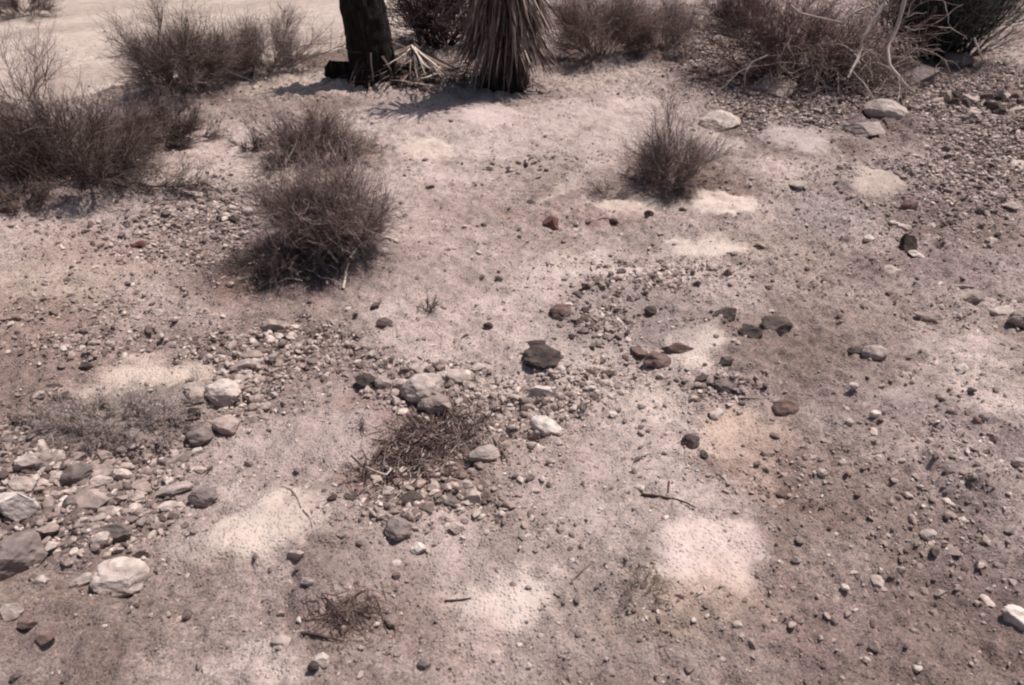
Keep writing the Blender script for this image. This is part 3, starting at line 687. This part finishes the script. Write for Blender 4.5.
def arch(root, n, cols, r, name, w, h, a0, a1, seg=12, label=None):
    az = RNG.uniform(a0, a1, n); rr = RNG.uniform(.3, 1, n)
    P0 = np.stack([RNG.normal(.32, .2, n), RNG.normal(-.05, .08, n), RNG.uniform(0, .12, n)], 1)
    D = np.stack([np.cos(az)*rr, np.sin(az)*rr*.5, RNG.uniform(.5, 1.3, n)], 1)
    P = clampz(poly_grow(P0, D, RNG.uniform(.5, 1.0, n)*w, seg, .16, -.17), .01)
    v, f = tubes(P, rad(n, seg, r, r*.35), 5)
    v2 = [v]; f2 = [f]; c2 = [rand_col(n, 5*seg, cols)]
    p, d, _ = pick(P, n*5, .3, 1)
    Q = clampz(poly_grow(p, d+RNG.normal(0, .7, (n*5, 3)), RNG.uniform(.1, .3, n*5)*w, 7, .3, -.06), .01)
    v_, f_ = tubes(Q, rad(n*5, 7, r*.5, r*.2), 4); v2.append(v_); f2.append(f_+len(v)); c2.append(rand_col(n*5, 28, cols))
    o = link(name, raw_mesh(name, np.concatenate(v2), np.concatenate(f2), 4, np.concatenate(c2)), M_wood, root)
    if label: o['label'] = label
arch(tb, 46, [(178,160,148),(150,132,122),(122,104,98),(194,178,166)], .0055, 'arching_branches', .95, .9, 1.9, 5.0, label='thin pale arching dry branches')
arch(tb, 44, [(178,160,148),(150,132,122)], .005, 'arching_branches', .7, .9, 4.4, 6.4, label='thin pale arching dry branches')
# bare dark branches between the yuccas
shrub(440,46,110,110,'leafless dark branching shrub between the two yuccas', [(84,68,68),(64,50,50),(110,94,90)], 34, 260, 700, 0, up=.05, r0=.011, rt=.0022, wob=.28, name='bare_shrub')

# --- brush pile of dead sticks
def litter(px, py, rxp, ryp, n, lenp, r, cols, label, name, cat, hgt=.05, nfine=0, shear=0., part='stick'):
    x, y = ground(px, py); mpp = depth(x, y)/F; dep = PITCH+math.atan((py-H/2)/F)
    root = empty(name, (x, y, hz(x, y)), label, cat)
    def bundle(n, l0, l1, r, K):
        a = RNG.uniform(0, 6.283, n); q = np.minimum(np.abs(RNG.normal(0, .5, n)), 1.0)
        P0 = np.stack([np.cos(a)*q*rxp*mpp, np.sin(a)*q*ryp*mpp/math.sin(dep), RNG.uniform(0, hgt, n)*np.maximum(1-q, 0)+r], 1)
        P0[:, 0] += P0[:, 1]*shear
        t = RNG.uniform(0, 6.283, n); D = np.stack([np.cos(t), np.sin(t), RNG.normal(0, .2, n)], 1)
        L = RNG.uniform(l0, l1, n)*mpp
        P = poly_grow(P0-D*L[:, None]*.5, D, L, K, .16)
        g_ = Hfull(P[..., 0].ravel()+x, P[..., 1].ravel()+y).reshape(P.shape[:2])-root.location[2]
        P[..., 2] = np.maximum(P[..., 2], 0)*.8+g_+r*.6
        return tubes(P, rad(n, K, r, r*.4), 4)
    v, f = bundle(n, lenp*.4, lenp, r, 7)
    link(part+'s', raw_mesh(part, v, f, 4, rand_col(n, 28, cols)), M_wood, root)
    if nfine:
        v, f = bundle(nfine, lenp*.15, lenp*.5, r*.38, 5)
        link('twigs', raw_mesh('twigs', v, f, 4, rand_col(nfine, 20, cols)), M_wood, root)
    return root
DEADW = [(176,158,146),(140,120,112),(104,84,80),(84,66,64),(196,180,168)]
litter(428,448,62,58,110,66,.0036,DEADW[1:]+DEADW[2:4],'pile of dead broken sticks and twigs beside the row of stones','brush_pile','brush pile',.05,1300,shear=.45)
litter(350,622,50,30,16,56,.0026,DEADW[1:4],'loose clump of dark dry twigs low in the photo, left of the pale sand patch','twig_clump','twig clump',.012,380)
litter(278,264,66,28,34,60,.003,DEADW[1:],'scattered fallen twigs left of the foot of the bushy brown shrub','twig_litter','twig clump',.04,900)
litter(362,434,10,8,5,20,.002,DEADW[2:4],'tiny dark dead sprig on the pale sand left of the brush pile','dead_sprig','sprig',.02,20)
litter(785,74,80,16,40,60,.004,DEADW[1:4],'fallen twig litter under the left side of the tangled bush','twig_litter','twig clump',.07,1300)
litter(800,108,60,14,8,30,.003,DEADW,'dark twig litter on the rubble in front of the tangled bush','twig_litter','twig clump',.02,200)
def stick(pts, r, cols, label, zs=None):
    x, y = ground(*pts[0]); root = empty('stick', (x, y, hz(x, y)), label, 'stick')
    o = path_px(None, pts, zs or [None]*len(pts), r, r*.5, 'stick', M_wood, cols)
    o['label'] = label; o['category'] = 'stick'
    bpy.data.objects.remove(root)
    return o
KD = [(84,68,62)]; LT = [(196,180,168)]; BR = [(138,118,106)]
stick(((641,498),(662,503),(680,507),(694,515)), .0048, KD, 'dark bent stick left of and below the orange sand patch')
stick(((668,488),(667,500)), .004, KD, 'short dark twig standing on the dark bent stick')
stick(((730,405),(742,406),(758,405)), .004, KD, 'thin straight black stick right of the dark stone cluster')
stick(((949,449),(966,458),(981,466),(996,474)), .004, LT, 'long pale straight stick on the right slope')
stick(((343,288),(346,272),(352,260),(362,252),(374,246),(384,243)), .006, LT, 'pale crooked fallen branch at the foot of the bushy brown shrub')
stick(((372,247),(388,242),(398,248),(410,252)), .005, LT, 'short pale branch right of the crooked one under the bushy shrub')
stick(((255,258),(285,252),(305,242),(330,240)), .006, GREYB, 'long grey branch lying left of the foot of the bushy shrub')
stick(((400,494),(414,485),(427,476),(436,462)), .004, LT, 'pale thin stick at the foot of the brush pile')
stick(((487,424),(495,440),(502,452),(510,466)), .005, BR, 'brown stick right of the brush pile above the blocky pale stone')
stick(((282,488),(292,492),(298,502),(302,512)), .0028, BR, 'thin curved twig at the top right of the tan sand patch')
stick(((304,514),(310,520),(313,530)), .0028, BR, 'short bent twig right of the tan sand patch')
stick(((445,602),(458,600),(471,600)), .003, KD, 'short dark twig at the left rim of the pale sand patch near the bottom')
stick(((303,640),(322,646),(345,652)), .005, KD, 'thick dark twig at left of the dry twig clump')
stick(((568,300),(572,309),(560,321)), .003, BR, 'tiny twig beside the brown rounded stone')
stick(((572,216),(588,222),(606,216),(622,224)), .005, [(120,84,78)], 'reddish fallen branch right of the rusty red stone')
stick(((882,126),(890,132),(906,136)), .006, BR, 'dark branch lying in front of the half shaded boulder')
stick(((884,104),(890,116),(895,128)), .006, BR, 'dark branch leaning on the half shaded boulder')
stick(((600,560),(571,586)), .0025, BR, 'thin twig left of the large pinkish sand patch')

# ------------------------------------------------------------------ yuccas
def blades(P0, D, L, wd, droop, K=6):
    N = len(P0); D = D/np.linalg.norm(D, axis=1, keepdims=True)
    P = np.empty((N, K, 3)); P[:, 0] = P0; st = (L/(K-1))[:, None]
    for k in range(1, K):
        D = D+np.array([0, 0, -1.])*droop[:, None]+RNG.normal(0, .075, (N, 3)); D /= np.linalg.norm(D, axis=1, keepdims=True); P[:, k] = P[:, k-1]+D*st
    T = np.gradient(P, axis=1); T /= np.linalg.norm(T, axis=2, keepdims=True)
    S = np.cross(T, np.array([0, 0, 1.])+RNG.normal(0, .35, (N, 1, 3))); S /= np.linalg.norm(S, axis=2, keepdims=True)+1e-9
    Nn = np.cross(S, T)
    prof = np.array([1., .95, .85, .68, .42, .05])[:K]
    hw = wd[:, None]*prof[None]/2
    V = np.stack([P-S*hw[..., None], P-Nn*hw[..., None]*.35, P+S*hw[..., None]], 2)
    idx = np.arange(N*K*3).reshape(N, K, 3)
    f = [np.stack([idx[:, :-1, j], idx[:, :-1, j+1], idx[:, 1:, j+1], idx[:, 1:, j]], -1).reshape(-1, 4) for j in (0, 1)]
    return V.reshape(-1, 3), np.concatenate(f), K*3
def trunk(zs, rs, offs, sides=40, rough=.16, seed=1):
    K = 60; z = np.linspace(zs[0], zs[-1], K); r = np.interp(z, zs, rs); ox = np.interp(z, zs, [o[0] for o in offs]); oy = np.interp(z, zs, [o[1] for o in offs])
    a = np.arange(sides)*2*math.pi/sides
    A, Zz = np.meshgrid(a, z)
    rr = r[:, None]*(1+rough*fbm(np.cos(A)*3+seed*7, np.sin(A)*3+Zz*5, 3, seed)+.05*vnoise(A*7, Zz*22, seed+3)+.10*np.exp(-Zz*9)*np.cos(A*3+seed))
    V = np.stack([rr*np.cos(A)+ox[:, None], rr*np.sin(A)+oy[:, None], Zz], -1)
    idx = np.arange(K*sides).reshape(K, sides); b = np.roll(idx, -1, 1)
    f = np.stack([idx[:-1], b[:-1], b[1:], idx[1:]], -1).reshape(-1, 4)
    return raw_mesh('trunk', V.reshape(-1, 3), f, 4, None, True)
DEADL = [(178,160,148),(146,126,116),(118,98,92),(200,184,170),(96,78,74)]
DARKL = [(92,76,72),(72,58,56),(118,100,94)]
GREENL = [(108,112,88),(88,96,76),(130,128,104)]
def crown(root, z, n, Lr, cols, zlo=-.1, name='leaf_crown', off=(0, 0), droop=.05, elmin=.15):
    a = RNG.uniform(0, 6.283, n); el = RNG.uniform(elmin, 1.5, n)
    D = np.stack([np.cos(a)*np.cos(el), np.sin(a)*np.cos(el), np.sin(el)], 1)
    P0 = np.stack([np.cos(a)*.05+off[0], np.sin(a)*.05+off[1], z+RNG.uniform(zlo, .1, n)], 1)
    v, f, per = blades(P0, D, RNG.uniform(*Lr, n), RNG.uniform(.018, .03, n), np.full(n, droop)*RNG.uniform(0, 2, n))
    link(name, raw_mesh(name, v, f, 4, rand_col(n, per, cols)), M_blade, root)

# yucca with a bare trunk
x, y = ground(374, 79)
yb = empty('yucca_tree', (x, y, hz(x, y)), 'bare dark yucca trunk at the top of the photo, left of the dead leaf fan', 'yucca')
link('trunk', trunk([-.05, .0, .12, .35, .7, 1.15], [.24, .215, .175, .16, .155, .13], [(.02, 0), (.02, 0), (0, 0), (-.02, 0), (-.05, 0), (-.08, .02)]), M_bark, yb)
crown(yb, 1.2, 40, (.16, .26), GREENL, off=(-.08, .02), elmin=.9)
n = 16; a = RNG.uniform(-2.2, .6, n)
v, f, per = blades(np.stack([np.cos(a)*.16, np.sin(a)*.16, RNG.uniform(.05, .3, n)], 1), np.stack([np.cos(a), np.sin(a), RNG.uniform(-.9, -.3, n)], 1), RNG.uniform(.12, .3, n), RNG.uniform(.012, .02, n), np.full(n, .1))
v[:, 2] = np.maximum(v[:, 2], .006)
link('dead_leaves', raw_mesh('dead_leaves', v, f, 4, rand_col(n, per, DARKL)), M_blade, yb)
# yucca with skirt
x, y = ground(506, 88)
ys_ = empty('yucca_tree', (x, y, hz(x, y)), 'yucca wrapped in a shaggy skirt of hanging dead leaves at the top of the photo', 'yucca')
link('trunk', trunk([-.05, 0, .2, .6, 1.4], [.22, .19, .155, .15, .12], [(0, 0)]*5, seed=4), M_bark, ys_)
def skirt(n, z0, z1, ang0, ang1, cols, Ls, rr=.13, a0=0, a1=6.283):
    a = RNG.uniform(a0, a1, n); z = RNG.uniform(z0, z1, n); an = RNG.uniform(ang0, ang1, n)
    D = np.stack([np.cos(a)*np.sin(an), np.sin(a)*np.sin(an), -np.cos(an)], 1)
    P0 = np.stack([np.cos(a)*rr, np.sin(a)*rr, z], 1)
    L = np.minimum(RNG.uniform(*Ls, n), (z-.02)/np.maximum(np.cos(an), .3))
    v, f, per = blades(P0, D, np.maximum(L, .1), RNG.uniform(.012, .024, n), RNG.uniform(-.06, .12, n))
    v[:, 2] = np.maximum(v[:, 2], .008)
    return v, f, rand_col(n, per, cols)
parts = [skirt(210, .45, .95, .22, .52, DARKL+DEADL[:3], (.4, .78)), skirt(440, .35, 1.35, .05, .32, DARKL, (.35, .6)), skirt(170, .6, 1.35, .2, .5, DEADL, (.4, .62)), skirt(80, .45, .95, .35, .75, DEADL, (.35, .58), a0=-1.3, a1=1.4), skirt(60, .5, 1.05, .35, .8, DEADL, (.4, .6), a0=2.0, a1=4.2), skirt(40, .3, .6, .4, .8, DARKL, (.3, .5), rr=.16)]
vv, ff, cc, nv = [], [], [], 0
for v, f, c in parts: vv.append(v); ff.append(f+nv); cc.append(c); nv += len(v)
link('leaf_skirt', raw_mesh('leaf_skirt', np.concatenate(vv), np.concatenate(ff), 4, np.concatenate(cc)), M_blade, ys_)
crown(ys_, 1.42, 130, (.32, .45), GREENL, elmin=.35)
# fallen rosette
x, y = ground(414, 76)
fr = empty('fallen_leaf_fan', (x, y, hz(x, y)), 'fallen fan of pale dead yucca leaves spread on the ground between the yuccas', 'dead leaves')
n = 30; a = np.concatenate([np.linspace(-3.0, -.3, 22), RNG.uniform(-.2, 3.3, 8)])+RNG.normal(0, .16, n)
apex = np.array([0, .05, .20])
L = RNG.uniform(.24, .46, n); L[:22] *= 1.05+.45*np.abs(np.cos(a[:22]))
tip = np.stack([np.cos(a)*L, np.sin(a)*L*.95, np.full(n, .012)], 1)
D = tip-apex
v, f, per = blades(np.repeat(apex[None], n, 0)+RNG.normal(0, .008, (n, 3)), D, np.linalg.norm(D, axis=1), RNG.uniform(.012, .019, n)*1.15, RNG.uniform(-.05, .06, n))
v[:, 2] = np.maximum(v[:, 2], Hfull(v[:, 0]+x, v[:, 1]+y)-fr.location[2]+.005)
link('leaves', raw_mesh('leaves', v, f, 4, rand_col(n, per, [(206,190,176),(176,158,144),(142,124,114),(112,94,86)])), M_blade, fr)
v, f = tubes(np.array([[[.0, .42, .03], [.01, .3, .08], [0, .15, .16], [0, .04, .21]]]), np.array([[.035, .04, .035, .02]]), 10)
link('stalk', raw_mesh('stalk', v, f, 4, rand_col(1, len(v), DARKL), True), M_wood, fr)
x, y = ground(424, 82)
dl = empty('dead_leaf_heap', (x, y, hz(x, y)), 'heap of dark dead leaves and debris covering the ground between the two yucca trunks', 'dead leaves')
n = 420; P0 = np.stack([RNG.normal(0, .24, n), RNG.normal(.12, .11, n), RNG.uniform(.01, .07, n)], 1); a = RNG.uniform(0, 6.283, n)
v, f, per = blades(P0, np.stack([np.cos(a), np.sin(a)*.7, RNG.normal(0, .12, n)], 1), RNG.uniform(.12, .42, n), RNG.uniform(.01, .02, n), np.full(n, .03))
v[:, 2] = np.maximum(v[:, 2], Hfull(v[:, 0]+x, v[:, 1]+y)-dl.location[2]+.006)
link('leaves', raw_mesh('leaves', v, f, 4, rand_col(n, per, DARKL+DARKL+DEADL)), M_blade, dl)
# loose dead blades around
for (px, py, dx, dy, lab) in [(450,92,-60,8,'long dark dead yucca leaf flat on the ground in front of the leaf fan'), (300,50,40,-6,'dead yucca leaf lying left of the bare trunk'),(470,50,-50,-4,'pale dead yucca leaf lying behind the leaf fan'),
                           (322,42,26,-12,'curled dead yucca leaf against the left of the bare trunk'), (545,92,-20,-8,'dead yucca leaf at the right foot of the skirted yucca')]:
    x0, y0 = ground(px, py); x1, y1 = ground(px+dx, py+dy); z0 = hz(x0, y0)
    D = np.array([[x1-x0, y1-y0, .02]]); v, f, per = blades(np.array([[0, 0, .015]]), D, np.array([min(.5, np.linalg.norm(D))]), np.array([.022]), np.array([0.]))
    link('dead_leaf', raw_mesh('dead_leaf', v, f, 4, rand_col(1, per, DEADL)), M_blade, loc=(x0, y0, z0+.01), label=lab, category='dead leaf')
o = make_rock(345, 72, 40, 'K', 'a', 10, asp=.8, tall=.75, name='dark_lump', label='dark angular lump at the left foot of the bare trunk', cat='trunk chunk')  # dark angular lump beside the trunk base, given the bark material
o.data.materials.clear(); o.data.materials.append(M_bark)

# ------------------------------------------------------------------ light
sd = Vector((.80, .60, 0)).normalized(); EL = R(64)
sdir = Vector((sd.x*math.cos(EL), sd.y*math.cos(EL), math.sin(EL)))
sl = bpy.data.lights.new('sun', 'SUN'); sl.energy = 5.0; sl.angle = R(.5); sl.color = (1, .948, .918)
so = bpy.data.objects.new('sun', sl); C.objects.link(so); so.rotation_euler = (-sdir).to_track_quat('-Z', 'Y').to_euler(); so.location = (3, 2, 8)
w = bpy.data.worlds.new('World'); scene.world = w; w.use_nodes = True
nt = w.node_tree; bg = nt.nodes['Background']; sky = nt.nodes.new('ShaderNodeTexSky'); sky.sky_type = 'NISHITA'; sky.sun_disc = False
sky.sun_elevation = EL; sky.sun_rotation = math.atan2(sd.x, sd.y); sky.dust_density = 2.5; sky.air_density = 1.0
nt.links.new(sky.outputs[0], bg.inputs[0]); bg.inputs[1].default_value = .08
scene.view_settings.view_transform = 'Standard'; scene.view_settings.look = 'None'; scene.view_settings.exposure = 0; scene.view_settings.gamma = 1
scene.render.engine = 'CYCLES'
scene.cycles.use_denoising = True
scene.cycles.max_bounces = 4
scene.cycles.pixel_filter_type = 'BLACKMAN_HARRIS'; scene.cycles.filter_width = 2.2
